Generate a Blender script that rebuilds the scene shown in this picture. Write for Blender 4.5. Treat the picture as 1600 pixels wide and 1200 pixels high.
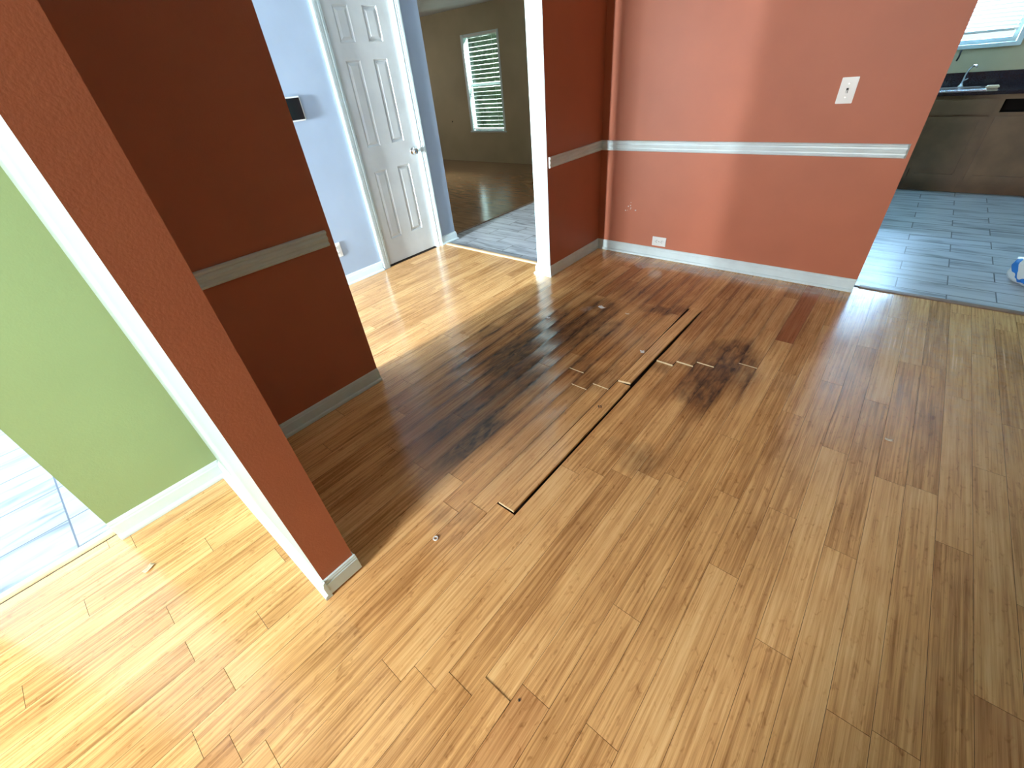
import bpy, bmesh, math, random
from mathutils import Matrix, Vector, noise

# ------------------------------------------------------------------ scene, camera, light
for o in list(bpy.data.objects):
    bpy.data.objects.remove(o)
S = bpy.context.scene
COL = S.collection
random.seed(7)

S.view_settings.view_transform = 'Standard'
S.view_settings.look = 'None'
S.view_settings.gamma = 1.0
S.view_settings.use_curve_mapping = False
S.view_settings.exposure = 0.15
S.cycles.use_denoising = True
S.cycles.max_bounces = 10
S.cycles.diffuse_bounces = 6
S.cycles.glossy_bounces = 5
S.cycles.transmission_bounces = 8
S.cycles.sample_clamp_indirect = 6.0

F_PX = 652.5
cam_d = bpy.data.cameras.new('camera')
cam_d.sensor_fit = 'HORIZONTAL'; cam_d.sensor_width = 36.0
cam_d.lens = F_PX / 1600 * 36.0
cam_d.clip_start = 0.02
cam = bpy.data.objects.new('camera', cam_d); COL.objects.link(cam)
# rows: image right, image down, view direction (each in room axes)
R_ = ((0.76605361, 0.63718453, -0.08460337), (0.33249455, -0.50545969, -0.79621472), (-0.5500993, 0.581813, -0.59906961))
cam.matrix_world = Matrix(((R_[0][0], -R_[1][0], -R_[2][0], 0.0),
                           (R_[0][1], -R_[1][1], -R_[2][1], 0.0),
                           (R_[0][2], -R_[1][2], -R_[2][2], 1.5),
                           (0, 0, 0, 1)))
S.camera = cam

world = bpy.data.worlds.new('sky'); S.world = world; world.use_nodes = True
wn = world.node_tree.nodes; wl = world.node_tree.links
wbg = wn['Background']
wtc = wn.new('ShaderNodeTexCoord'); wsep = wn.new('ShaderNodeSeparateXYZ'); wramp = wn.new('ShaderNodeValToRGB')
wl.new(wtc.outputs['Generated'], wsep.inputs[0]); wl.new(wsep.outputs['Z'], wramp.inputs[0]); wl.new(wramp.outputs[0], wbg.inputs['Color'])
wramp.color_ramp.elements[0].position = 0.0; wramp.color_ramp.elements[0].color = (0.80, 0.93, 1.0, 1)
wramp.color_ramp.elements[1].position = 0.6; wramp.color_ramp.elements[1].color = (0.50, 0.72, 1.0, 1)
wbg.inputs['Strength'].default_value = 1.3


def area_light(name, loc, rot, sx, sy, power, color, spread=180):
    l = bpy.data.lights.new(name, 'AREA'); l.shape = 'RECTANGLE'; l.size = sx; l.size_y = sy
    l.energy = power; l.color = color; l.spread = math.radians(spread)
    o = bpy.data.objects.new(name, l); COL.objects.link(o); o.location = loc; o.rotation_euler = rot
    return o


PI = math.pi
# daylight entering by the front door glass, the living room windows and the kitchen window, plus added fill lamps
area_light('entry_daylight', (-4.80, -7.5, 1.25), (PI/2, 0, 0), 3.2, 2.2, 950, (0.90, 0.98, 1.0))
area_light('entry_wall_band_fill', (-6.5, -7.45, 1.15), (PI/2, 0, 0), 0.8, 2.0, 850, (0.94, 0.98, 1.0))  # extra lamp added to strengthen the bright band on the far wall
area_light('entry_hall_fill', (-2.78, -7.5, 1.25), (PI/2, 0, 0), 0.7, 2.2, 4800, (0.90, 0.98, 1.0))  # extra lamp added to brighten the hall floor, clear of the far wall
area_light('living_room_daylight', (-0.83, -3.17, 1.78), (PI/2 - 0.25, 0, 0), 0.64, 1.1, 188, (1.0, 0.98, 0.96))
area_light('kitchen_daylight', (-0.10, 7.75, 1.85), (-PI/2, 0, 0), 1.15, 1.2, 950, (0.48, 0.76, 1.12))
area_light('back_room_daylight', (-6.67, 7.95, 2.95), (-PI/2 + 0.75, 0, 0), 1.3, 0.8, 1300, (0.90, 1.0, 0.95))
area_light('back_room_side_fill', (-9.57, 5.2, 1.5), (PI/2, 0, -PI/2), 1.0, 1.3, 17, (1.0, 0.97, 0.90))  # added fill lamp for the back room, the wall behind it is solid

# ------------------------------------------------------------------ helpers
def new_mat(name):
    m = bpy.data.materials.new(name); m.use_nodes = True
    return m, m.node_tree.nodes, m.node_tree.links, m.node_tree.nodes['Principled BSDF']


def paint(name, col, rough=0.55, bump=0.02, scale=220.0, spec=0.35, var=0.05, vscale=3.0, metallic=0.0):
    m, n, l, b = new_mat(name)
    tc = n.new('ShaderNodeTexCoord')
    nz = n.new('ShaderNodeTexNoise'); nz.inputs['Scale'].default_value = vscale; nz.inputs['Detail'].default_value = 5
    l.new(tc.outputs['Object'], nz.inputs['Vector'])
    mp = n.new('ShaderNodeMapRange'); mp.inputs['To Min'].default_value = 1 - var; mp.inputs['To Max'].default_value = 1 + var
    mp.inputs['From Min'].default_value = 0.3; mp.inputs['From Max'].default_value = 0.7
    l.new(nz.outputs['Fac'], mp.inputs['Value'])
    mx = n.new('ShaderNodeVectorMath'); mx.operation = 'SCALE'; mx.inputs[0].default_value = col[:3]
    l.new(mp.outputs[0], mx.inputs['Scale']); l.new(mx.outputs[0], b.inputs['Base Color'])
    b.inputs['Roughness'].default_value = rough
    b.inputs['Specular IOR Level'].default_value = spec
    b.inputs['Metallic'].default_value = metallic
    if bump:
        n2 = n.new('ShaderNodeTexNoise'); n2.inputs['Scale'].default_value = scale; n2.inputs['Detail'].default_value = 2
        l.new(tc.outputs['Object'], n2.inputs['Vector'])
        bp = n.new('ShaderNodeBump'); bp.inputs['Strength'].default_value = bump * 10; bp.inputs['Distance'].default_value = 0.0012
        l.new(n2.outputs['Fac'], bp.inputs['Height']); l.new(bp.outputs[0], b.inputs['Normal'])
    return m


M = {}
M['red'] = paint('terracotta paint', (0.47, 0.150, 0.080), 0.5, 0.03, 160, 0.4)
M['green'] = paint('green paint', (0.285, 0.395, 0.19), 0.5, 0.03, 160, 0.4, 0.03)
M['blue'] = paint('blue grey paint', (0.36, 0.46, 0.60), 0.5, 0.03, 160, 0.4, 0.06, 2.0)
M['beige'] = paint('beige paint', (0.44, 0.38, 0.25), 0.6, 0.02, 160, 0.3, 0.10, 1.5)
M['white'] = paint('white trim paint', (0.68, 0.82, 0.86), 0.35, 0.006, 60, 0.5, 0.05, 9)
M['ivory'] = paint('white wall paint', (0.38, 0.50, 0.51), 0.45, 0.015, 150, 0.4, 0.03)
M['door'] = paint('door paint', (0.62, 0.67, 0.69), 0.42, 0.006, 90, 0.4, 0.07, 5)
M['ceiling'] = paint('ceiling paint', (0.55, 0.57, 0.57), 0.8, 0.06, 60, 0.2, 0.05)
M['plate'] = paint('white plastic', (0.80, 0.83, 0.82), 0.3, 0, spec=0.5, var=0.02)
M['slot'] = paint('dark slots', (0.03, 0.03, 0.035), 0.5, 0, var=0.0)
M['screen'] = paint('black glass screen', (0.006, 0.008, 0.012), 0.12, 0, spec=0.6, var=0.0)
M['nickel'] = paint('brushed nickel', (0.62, 0.62, 0.62), 0.22, 0, metallic=1.0, var=0.05)
M['hinge'] = paint('painted hinge metal', (0.5, 0.5, 0.49), 0.35, 0, metallic=0.6, var=0.1, vscale=60)
M['steel'] = paint('stainless steel', (0.65, 0.68, 0.72), 0.25, 0, metallic=1.0, var=0.05)
M['void'] = paint('dark subfloor', (0.025, 0.015, 0.010), 0.9, 0, var=0.1)
M['granite'] = paint('black granite', (0.012, 0.014, 0.02), 0.12, 0, spec=0.6, var=0.4, vscale=160)
M['rawedge'] = paint('pale cut bamboo', (0.72, 0.60, 0.38), 0.6, 0.01, 300, 0.3, 0.08, 60)
M['paper'] = paint('white paper', (0.80, 0.80, 0.78), 0.7, 0, var=0.06, vscale=200)
M['wax'] = paint('tan debris', (0.72, 0.60, 0.42), 0.6, 0, var=0.15, vscale=200)
M['grass'] = paint('lawn grass', (0.10, 0.17, 0.07), 0.9, 0.05, 20, 0.1, 0.35, 3)
M['cabdark'] = paint('cabinet inside', (0.012, 0.010, 0.009), 0.9, 0, var=0.1)
M['cord'] = paint('black cord', (0.02, 0.02, 0.022), 0.5, 0, var=0.1)
M['wood_strip'] = paint('pale threshold wood', (0.62, 0.45, 0.27), 0.4, 0.01, 100, 0.4, 0.15, 14)
M['wood_strip_dark'] = paint('brown threshold wood', (0.24, 0.15, 0.10), 0.4, 0.01, 100, 0.4, 0.15, 14)


def link(o, parent=None):
    COL.objects.link(o)
    if parent is not None:
        o.parent = parent
    return o


def build(name, bm, mats, parent=None, smooth=False):
    me = bpy.data.meshes.new(name); bm.to_mesh(me); bm.free()
    if not isinstance(mats, (list, tuple)):
        mats = [mats]
    for m in mats:
        me.materials.append(m)
    if smooth:
        for p in me.polygons:
            p.use_smooth = True
    return link(bpy.data.objects.new(name, me), parent)


def tag(o, label=None, cat=None, group=None, kind=None):
    if label: o['label'] = label
    if cat: o['category'] = cat
    if group: o['group'] = group
    if kind: o['kind'] = kind
    return o


def box(bm, a, b, mi=0, bevel=0.0):
    x0, y0, z0 = a; x1, y1, z1 = b
    tmp = bmesh.new()
    vs = [tmp.verts.new(p) for p in ((x0, y0, z0), (x1, y0, z0), (x1, y1, z0), (x0, y1, z0), (x0, y0, z1), (x1, y0, z1), (x1, y1, z1), (x0, y1, z1))]
    for f in ((0, 3, 2, 1), (4, 5, 6, 7), (0, 1, 5, 4), (1, 2, 6, 5), (2, 3, 7, 6), (3, 0, 4, 7)):
        tmp.faces.new([vs[i] for i in f])
    if bevel:
        bmesh.ops.bevel(tmp, geom=list(tmp.edges), offset=bevel, segments=2, affect='EDGES')
    merge(bm, tmp, mi)


def merge(bm, tmp, mi=None, mat=None):
    mp = {}
    for v in tmp.verts:
        mp[v] = bm.verts.new(mat @ v.co if mat else v.co)
    for f in tmp.faces:
        try:
            nf = bm.faces.new([mp[v] for v in f.verts]); nf.material_index = f.material_index if mi is None else mi; nf.smooth = f.smooth
        except ValueError:
            pass
    tmp.free()


def facebox(bm, a, b, faces):
    """box whose six faces carry material indices (-X,+X,-Y,+Y,-Z,+Z)"""
    x0, y0, z0 = a; x1, y1, z1 = b
    vs = [bm.verts.new(p) for p in ((x0, y0, z0), (x1, y0, z0), (x1, y1, z0), (x0, y1, z0), (x0, y0, z1), (x1, y0, z1), (x1, y1, z1), (x0, y1, z1))]
    for idx, f in zip(faces, ((3, 0, 4, 7), (1, 2, 6, 5), (0, 1, 5, 4), (2, 3, 7, 6), (0, 3, 2, 1), (4, 5, 6, 7))):
        nf = bm.faces.new([vs[i] for i in f]); nf.material_index = idx


def cyl(bm, c, axis, r, h, seg=24, mi=0, r2=None):
    tmp = bmesh.new()
    bmesh.ops.create_cone(tmp, cap_ends=True, segments=seg, radius1=r, radius2=r if r2 is None else r2, depth=h)
    q = Vector((0, 0, 1)).rotation_difference(Vector(axis)).to_matrix().to_4x4()
    merge(bm, tmp, mi, Matrix.Translation(c) @ q)


def lathe(bm, prof, c, axis, seg=28, mi=0):
    q = Vector((0, 0, 1)).rotation_difference(Vector(axis)).to_matrix()
    rings = []
    for r, h in prof:
        rings.append([bm.verts.new(Vector(c) + q @ Vector((r * math.cos(2*PI*i/seg), r * math.sin(2*PI*i/seg), h))) for i in range(seg)])
    for a, b in zip(rings, rings[1:]):
        for i in range(seg):
            f = bm.faces.new([a[i], a[(i+1) % seg], b[(i+1) % seg], b[i]]); f.material_index = mi; f.smooth = True
    f = bm.faces.new(rings[-1]); f.material_index = mi
    f = bm.faces.new(list(reversed(rings[0]))); f.material_index = mi


def molding(bm, p0, p1, nrm, prof, mi=0, m0=0.0, m1=0.0):
    """extrude prof [(out, z)] from p0 to p1 (xy); nrm = outward direction; m0/m1 mitre slope per unit out"""
    p0 = Vector((p0[0], p0[1], 0)); p1 = Vector((p1[0], p1[1], 0)); n = Vector((nrm[0], nrm[1], 0)); d = (p1 - p0).normalized()
    A = [bm.verts.new(p0 + n*o + Vector((0, 0, z)) + d*(m0*o)) for o, z in prof]
    B = [bm.verts.new(p1 + n*o + Vector((0, 0, z)) + d*(m1*o)) for o, z in prof]
    k = len(prof)
    for i in range(k):
        j = (i+1) % k
        f = bm.faces.new([A[i], B[i], B[j], A[j]]); f.material_index = mi
    bm.faces.new(A); bm.faces.new(list(reversed(B)))


BASE_SHOE = [(0, 0.001), (0.026, 0.001), (0.0265, 0.006), (0.025, 0.014), (0.020, 0.019), (0.0135, 0.021), (0.013, 0.070), (0.010, 0.074), (0.0095, 0.082), (0.006, 0.088), (0.0, 0.092)]
BASE_PLAIN = [(0, 0.012), (0.012, 0.012), (0.012, 0.070), (0.0095, 0.074), (0.0095, 0.080), (0.007, 0.084), (0.006, 0.089), (0.0, 0.092)]
RAIL = [(0, 0.868), (0.010, 0.868), (0.016, 0.872), (0.018, 0.880), (0.012, 0.886), (0.011, 0.893), (0.016, 0.900), (0.018, 0.912), (0.013, 0.919), (0.012, 0.926), (0.019, 0.932), (0.020, 0.940), (0.014, 0.945), (0, 0.945)]


def fixn(o):
    bm = bmesh.new(); bm.from_mesh(o.data); bmesh.ops.recalc_face_normals(bm, faces=bm.faces); bm.to_mesh(o.data); bm.free()
    return o


def structure(name, bm, mats, parent=None):
    return tag(fixn(build(name, bm, mats, parent)), kind='structure')


# ------------------------------------------------------------------ room shell
CEIL = 2.46
REAR = -3.2          # front wall of the house, behind the camera
XW = -2.115          # wall line between hall and dining side
XB = -2.255
YF = 3.70            # far wall
XH = -3.70           # blue hall wall
PAINTS = [M['red'], M['green'], M['blue'], M['beige'], M['white'], M['ivory']]
RED, GRN, BLU, BEI, WHT, IVO = range(6)

bm = bmesh.new(); facebox(bm, (XB, -0.37, 0), (XW, 0.083, CEIL), (BLU, GRN, GRN, GRN, GRN, GRN)); structure('wall_green', bm, PAINTS)
bm = bmesh.new(); facebox(bm, (XW, 0.083, 0), (-1.115, 0.208, CEIL), (RED, RED, IVO, RED, RED, RED)); structure('wall_partition', bm, PAINTS)
bm = bmesh.new(); facebox(bm, (XB, 0.083, 0), (XW, 1.03, CEIL), (BLU, RED, BLU, RED, RED, RED)); structure('wall_left', bm, PAINTS)
bm = bmesh.new(); facebox(bm, (XB, 2.884, 0), (XW, YF + 0.13, CEIL), (BLU, RED, IVO, BEI, RED, RED)); structure('wall_stub', bm, PAINTS)
bm = bmesh.new(); facebox(bm, (XW, YF, 0), (0.0, YF + 0.13, CEIL), (RED, RED, RED, BEI, RED, RED)); structure('wall_far', bm, PAINTS)
# blue hall wall with the closet door opening
DY0, DY1, DZ = 2.30, 2.95, 2.14
bm = bmesh.new()
facebox(bm, (XH - 0.12, 0.6, 0), (XH, DY0, CEIL), (BLU, BLU, BLU, BLU, BLU, BLU))
facebox(bm, (XH - 0.12, DY1, 0), (XH, 3.235, CEIL), (BLU,)*6)
facebox(bm, (XH - 0.12, DY0, DZ), (XH, DY1, CEIL), (BLU,)*6)
structure('wall_hall', bm, PAINTS)
bm = bmesh.new()
facebox(bm, (XH - 0.80, 2.1, 0), (XH - 0.70, 3.235, CEIL), (BEI,)*6)
facebox(bm, (XH - 0.70, 3.135, 0), (XH - 0.12, 3.235, CEIL), (BEI,)*6)
facebox(bm, (XH - 0.70, 2.0, 0), (XH - 0.12, 2.1, CEIL), (BEI,)*6)
structure('wall_closet', bm, PAINTS)
# beige back room wall with a window opening
WX0, WX1, WZ0, WZ1 = -7.14, -6.20, 0.56, 2.09
YB = 7.15
bm = bmesh.new()
for a, b in (((-9.6, YB, 0), (WX0, YB+0.15, CEIL)), ((WX1, YB, 0), (-1.1, YB+0.15, CEIL)), ((WX0, YB, 0), (WX1, YB+0.15, WZ0)), ((WX0, YB, WZ1), (WX1, YB+0.15, CEIL))):
    facebox(bm, a, b, (BEI,)*6)
structure('wall_back_room', bm, PAINTS)
bm = bmesh.new(); facebox(bm, (-9.75, 3.0, 0), (-9.6, YB+0.15, CEIL), (BEI,)*6); facebox(bm, (-9.6, 3.0, 0), (XH-0.80, 3.1, CEIL), (BEI,)*6)
structure('wall_back_room_side', bm, PAINTS)
bm = bmesh.new(); facebox(bm, (-1.1, YF+0.13, 0), (-1.0, 7.65, CEIL), (BEI,)*6); structure('wall_kitchen_light_divider', bm, PAINTS)  # unseen divider added to keep kitchen light out of the back room
# kitchen window wall
YK = 7.48
KX0, KX1, KZ0, KZ1 = -0.66, 0.43, 1.30, 2.30
bm = bmesh.new()
for a, b in (((-1.0, YK, 0), (KX0, YK+0.15, CEIL)), ((KX1, YK, 0), (3.3, YK+0.15, CEIL)), ((KX0, YK, 0), (KX1, YK+0.15, KZ0)), ((KX0, YK, KZ1), (KX1, YK+0.15, CEIL))):
    facebox(bm, a, b, (BEI,)*6)
structure('wall_kitchen', bm, PAINTS)
# right side, behind and entry walls (daylight openings behind the camera), plus added light-blocking walls
bm = bmesh.new(); facebox(bm, (3.2, REAR - 0.15, 0), (3.35, YK+0.15, CEIL), (GRN, RED, RED, RED, RED, RED)); structure('wall_right', bm, PAINTS)
bm = bmesh.new()
opens = [(-4.90, -2.32, 0.02, 2.2, -4.0), (-1.17, -0.49, 0.70, 2.32, REAR)]
for (xa, xb, (a0, a1, z0, z1, yy)) in ((-5.1, XB + 0.12, opens[0]), (XB + 0.12, 3.35, opens[1])):
    facebox(bm, (xa, yy - 0.15, 0), (a0, yy, CEIL), (GRN,)*6)
    facebox(bm, (a0, yy - 0.15, 0), (a1, yy, z0), (GRN,)*6); facebox(bm, (a0, yy - 0.15, z1), (a1, yy, CEIL), (GRN,)*6)
    facebox(bm, (a1, yy - 0.15, 0), (xb, yy, CEIL), (GRN,)*6)
structure('wall_rear', bm, PAINTS)
bm = bmesh.new(); facebox(bm, (-5.1, -4.0, 0), (-5.0, 0.6, CEIL), (BLU,)*6); facebox(bm, (-5.0, 0.6, 0), (XH - 0.12, 0.7, CEIL), (BLU,)*6)
facebox(bm, (XB, -9.0, -0.3), (XB + 0.12, -4.0, CEIL), (BEI,)*6); facebox(bm, (XB, -4.0, 0), (XB + 0.12, -0.88, CEIL), (BLU, GRN, GRN, GRN, GRN, GRN))  # outdoor run and foyer stretch added to block the entry light
structure('wall_entry_and_light_block', bm, PAINTS)
bm = bmesh.new(); facebox(bm, (-0.05, -0.57, 0), (3.2, -0.45, CEIL), (IVO, RED, GRN, RED, RED, RED)); structure('wall_added_shade_right', bm, PAINTS)  # unseen wall added to shade the right side of the floor
bm = bmesh.new(); box(bm, (-9.75, -4.2, CEIL), (3.35, YK+0.15, CEIL+0.1)); structure('ceiling', bm, [M['ceiling']])
bm = bmesh.new(); box(bm, (-30, -30, -0.35), (30, 40, -0.30)); tag(build('ground', bm, M['grass']), kind='structure')

# ------------------------------------------------------------------ tile floors
def tile_mat(name, tw, th, rot, base, offx=0.0, offy=0.0, mortar=0.004, mcol=(0.10, 0.13, 0.16), off=0.47):
    m, n, l, b = new_mat(name)
    tc = n.new('ShaderNodeTexCoord'); mp = n.new('ShaderNodeMapping'); mp.inputs['Rotation'].default_value = (0, 0, rot)
    mp.inputs['Location'].default_value = (offx, offy, 0)
    l.new(tc.outputs['Object'], mp.inputs['Vector'])
    br = n.new('ShaderNodeTexBrick'); br.inputs['Scale'].default_value = 1.0; br.inputs['Brick Width'].default_value = tw; br.inputs['Row Height'].default_value = th
    br.inputs['Mortar Size'].default_value = mortar; br.inputs['Mortar Smooth'].default_value = 0.2; br.offset = off; br.squash = 1.0
    br.inputs['Color1'].default_value = (0, 0, 0, 1); br.inputs['Color2'].default_value = (1, 1, 1, 1); br.inputs['Mortar'].default_value = (0.5, 0.5, 0.5, 1)
    l.new(mp.outputs[0], br.inputs['Vector'])
    sc = n.new('ShaderNodeVectorMath'); sc.operation = 'MULTIPLY'; sc.inputs[1].default_value = (2.2, 16, 1)
    ad = n.new('ShaderNodeVectorMath'); ad.operation = 'ADD'
    rm = n.new('ShaderNodeVectorMath'); rm.operation = 'SCALE'; rm.inputs['Scale'].default_value = 30.0
    l.new(br.outputs['Color'], rm.inputs[0]); l.new(mp.outputs[0], sc.inputs[0]); l.new(sc.outputs[0], ad.inputs[0]); l.new(rm.outputs[0], ad.inputs[1])
    nz = n.new('ShaderNodeTexNoise'); nz.inputs['Scale'].default_value = 1.0; nz.inputs['Detail'].default_value = 7; nz.inputs['Distortion'].default_value = 0.8
    l.new(ad.outputs[0], nz.inputs['Vector'])
    rp = n.new('ShaderNodeValToRGB'); e = rp.color_ramp.elements
    e[0].position = 0.32; e[0].color = (base[0]*0.38, base[1]*0.40, base[2]*0.44, 1); e[1].position = 0.62; e[1].color = (*base, 1)
    e2 = rp.color_ramp.elements.new(0.46); e2.color = (base[0]*0.82, base[1]*0.83, base[2]*0.85, 1)
    l.new(nz.outputs['Fac'], rp.inputs[0])
    mix = n.new('ShaderNodeMix'); mix.data_type = 'RGBA'; mix.inputs['B'].default_value = (*mcol, 1)
    l.new(br.outputs['Fac'], mix.inputs['Factor']); l.new(rp.outputs[0], mix.inputs['A']); l.new(mix.outputs['Result'], b.inputs['Base Color'])
    b.inputs['Roughness'].default_value = 0.32; b.inputs['Specular IOR Level'].default_value = 0.5
    bp = n.new('ShaderNodeBump'); bp.inputs['Strength'].default_value = 0.5; bp.inputs['Distance'].default_value = 0.002; bp.invert = True
    l.new(br.outputs['Fac'], bp.inputs['Height']); l.new(bp.outputs[0], b.inputs['Normal'])
    return m


M['tile_k'] = tile_mat('grey wood look tile', 0.53, 0.1868, 0, (0.60, 0.67, 0.74), offx=0.30, offy=-0.007)
M['tile_e'] = tile_mat('pale entry tile', 0.62, 0.312, PI/2, (0.27, 0.30, 0.32), offx=0.115, offy=-0.041, mortar=0.004, mcol=(0.06, 0.07, 0.09), off=0.0)
bm = bmesh.new(); box(bm, (-3.84, 3.10, -0.02), (XB-0.0, 7.15, -0.002)); box(bm, (XB, 3.83, -0.02), (3.2, YK, -0.002))
structure('floor_kitchen', bm, [M['tile_k']])
bm = bmesh.new(); box(bm, (-5.0, -4.0, -0.02), (-2.165, -0.36, -0.002)); box(bm, (-5.0, -0.36, -0.02), (XH, 0.6, -0.002)); structure('floor_entry', bm, [M['tile_e']])

# ------------------------------------------------------------------ bamboo floor
def bamboo(name, use_attr=True):
    m, n, l, b = new_mat(name)
    tc = n.new('ShaderNodeTexCoord')
    if use_attr:
        at = n.new('ShaderNodeAttribute'); at.attribute_name = 'plank'
        sp = n.new('ShaderNodeSeparateColor'); l.new(at.outputs['Color'], sp.inputs[0]); rnd = sp.outputs[0]; rnd2 = sp.outputs[1]; red = sp.outputs[2]
        st = n.new('ShaderNodeAttribute'); st.attribute_name = 'wear'
        s2 = n.new('ShaderNodeSeparateColor'); l.new(st.outputs['Color'], s2.inputs[0]); stain = s2.outputs[0]; dust = s2.outputs[1]; damp = s2.outputs[2]
    else:
        v = n.new('ShaderNodeValue'); v.outputs[0].default_value = 0.6; rnd = rnd2 = v.outputs[0]
        z = n.new('ShaderNodeValue'); z.outputs[0].default_value = 0.0; stain = dust = damp = red = z.outputs[0]
    comb = n.new('ShaderNodeCombineXYZ'); mu = n.new('ShaderNodeMath'); mu.operation = 'MULTIPLY'; mu.inputs[1].default_value = 37.0
    l.new(rnd2, mu.inputs[0]); l.new(mu.outputs[0], comb.inputs[0]); l.new(mu.outputs[0], comb.inputs[1]); l.new(mu.outputs[0], comb.inputs[2])
    ad = n.new('ShaderNodeVectorMath'); ad.operation = 'ADD'; l.new(tc.outputs['Object'], ad.inputs[0]); l.new(comb.outputs[0], ad.inputs[1])

    def nz(scx, scy, detail, dist=0.0, rough=0.5):
        a = n.new('ShaderNodeVectorMath'); a.operation = 'MULTIPLY'; a.inputs[1].default_value = (scx, scy, 1); l.new(ad.outputs[0], a.inputs[0])
        t = n.new('ShaderNodeTexNoise'); t.inputs['Scale'].default_value = 1; t.inputs['Detail'].default_value = detail; t.inputs['Distortion'].default_value = dist
        t.inputs['Roughness'].default_value = rough
        l.new(a.outputs[0], t.inputs['Vector']); return t.outputs['Fac']

    def math_(op, a, bb, clamp=False):
        t = n.new('ShaderNodeMath'); t.operation = op; t.use_clamp = clamp
        for i, v in enumerate((a, bb)):
            if isinstance(v, (int, float)): t.inputs[i].default_value = v
            else: l.new(v, t.inputs[i])
        return t.outputs[0]

    def remap(v, a0, a1, b0, b1):
        t = n.new('ShaderNodeMapRange'); t.inputs['From Min'].default_value = a0; t.inputs['From Max'].default_value = a1
        t.inputs['To Min'].default_value = b0; t.inputs['To Max'].default_value = b1; l.new(v, t.inputs['Value']); return t.outputs[0]
    g1 = nz(105, 2.2, 3, 0.3)           # broad strips of cane
    g2 = nz(420, 9, 3, 0.2)             # fine fibre
    g3 = nz(60, 24, 2, 0.9)             # node flecks
    g4 = nz(7, 3.5, 3, 0.4)             # patches
    tone = math_('ADD', math_('MULTIPLY', remap(g1, 0.3, 0.7, -1, 1), 0.26), math_('MULTIPLY', remap(g2, 0.3, 0.7, -1, 1), 0.13))
    tone = math_('ADD', tone, math_('MULTIPLY', remap(g4, 0.3, 0.7, -1, 1), 0.12))
    tone = math_('ADD', tone, remap(rnd, 0, 1, -0.13, 0.17))
    tone = math_('SUBTRACT', tone, remap(g3, 0.60, 0.76, 0.0, 0.26))
    tone = math_('ADD', tone, 0.56, True)
    rp = n.new('ShaderNodeValToRGB'); e = rp.color_ramp.elements
    e[0].position = 0.0; e[0].color = (0.26, 0.115, 0.038, 1); e[1].position = 1.0; e[1].color = (0.88, 0.58, 0.27, 1)
    for pos, c in ((0.35, (0.50, 0.255, 0.095)), (0.65, (0.73, 0.415, 0.17))):
        q = rp.color_ramp.elements.new(pos); q.color = (*c, 1)
    l.new(tone, rp.inputs[0])

    def mix(fac, a, col):
        t = n.new('ShaderNodeMix'); t.data_type = 'RGBA'
        l.new(fac, t.inputs['Factor']); l.new(a, t.inputs['A'])
        t.inputs['B'].default_value = (*col, 1)
        return t.outputs['Result']

    def mul(fac, a, col):
        t = n.new('ShaderNodeMix'); t.data_type = 'RGBA'; t.blend_type = 'MULTIPLY'
        l.new(fac, t.inputs['Factor']); l.new(a, t.inputs['A']); t.inputs['B'].default_value = (*col, 1)
        return t.outputs['Result']
    c = mul(red, rp.outputs[0], (0.55, 0.36, 0.34))
    c = mul(damp, c, (0.50, 0.40, 0.34))
    rag = nz(40, 12, 4, 0.5)
    sf = math_('MULTIPLY', stain, remap(rag, 0.25, 0.65, 0.35, 1.05), True)
    c = mix(sf, c, (0.050, 0.034, 0.026))
    dn = nz(30, 30, 6, 0.3)
    df = math_('MULTIPLY', dust, remap(dn, 0.35, 0.65, 0.2, 1.3), True)
    c = mix(df, c, (0.50, 0.44, 0.38))
    l.new(c, b.inputs['Base Color'])
    rgh = math_('ADD', remap(g1, 0.3, 0.7, 0.13, 0.22), math_('MULTIPLY', dust, 0.3))
    l.new(rgh, b.inputs['Roughness'])
    b.inputs['Specular IOR Level'].default_value = 0.55
    bp = n.new('ShaderNodeBump'); bp.inputs['Strength'].default_value = 0.25; bp.inputs['Distance'].default_value = 0.0006
    wav = nz(14, 3, 2)
    l.new(math_('ADD', g2, math_('MULTIPLY', wav, 1.5)), bp.inputs['Height']); l.new(bp.outputs[0], b.inputs['Normal'])
    return m


M['bamboo'] = bamboo('strand bamboo floor')
PW, PL, X0 = 0.101, 1.03, -0.273
OFF = {-18: -0.34, -16: -0.54, -15: -0.133, -14: -0.741, -13: -0.339, -11: -0.335, -10: -0.128, -9: 1.78, -8: 0.62, -7: 0.69, -6: 0.755,
       -5: 0.068, -4: 0.123, -3: 0.181, -2: 0.242, -1: 0.300, 0: 0.679, 2: 1.02, 4: 0.856, 5: 1.337}
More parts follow.
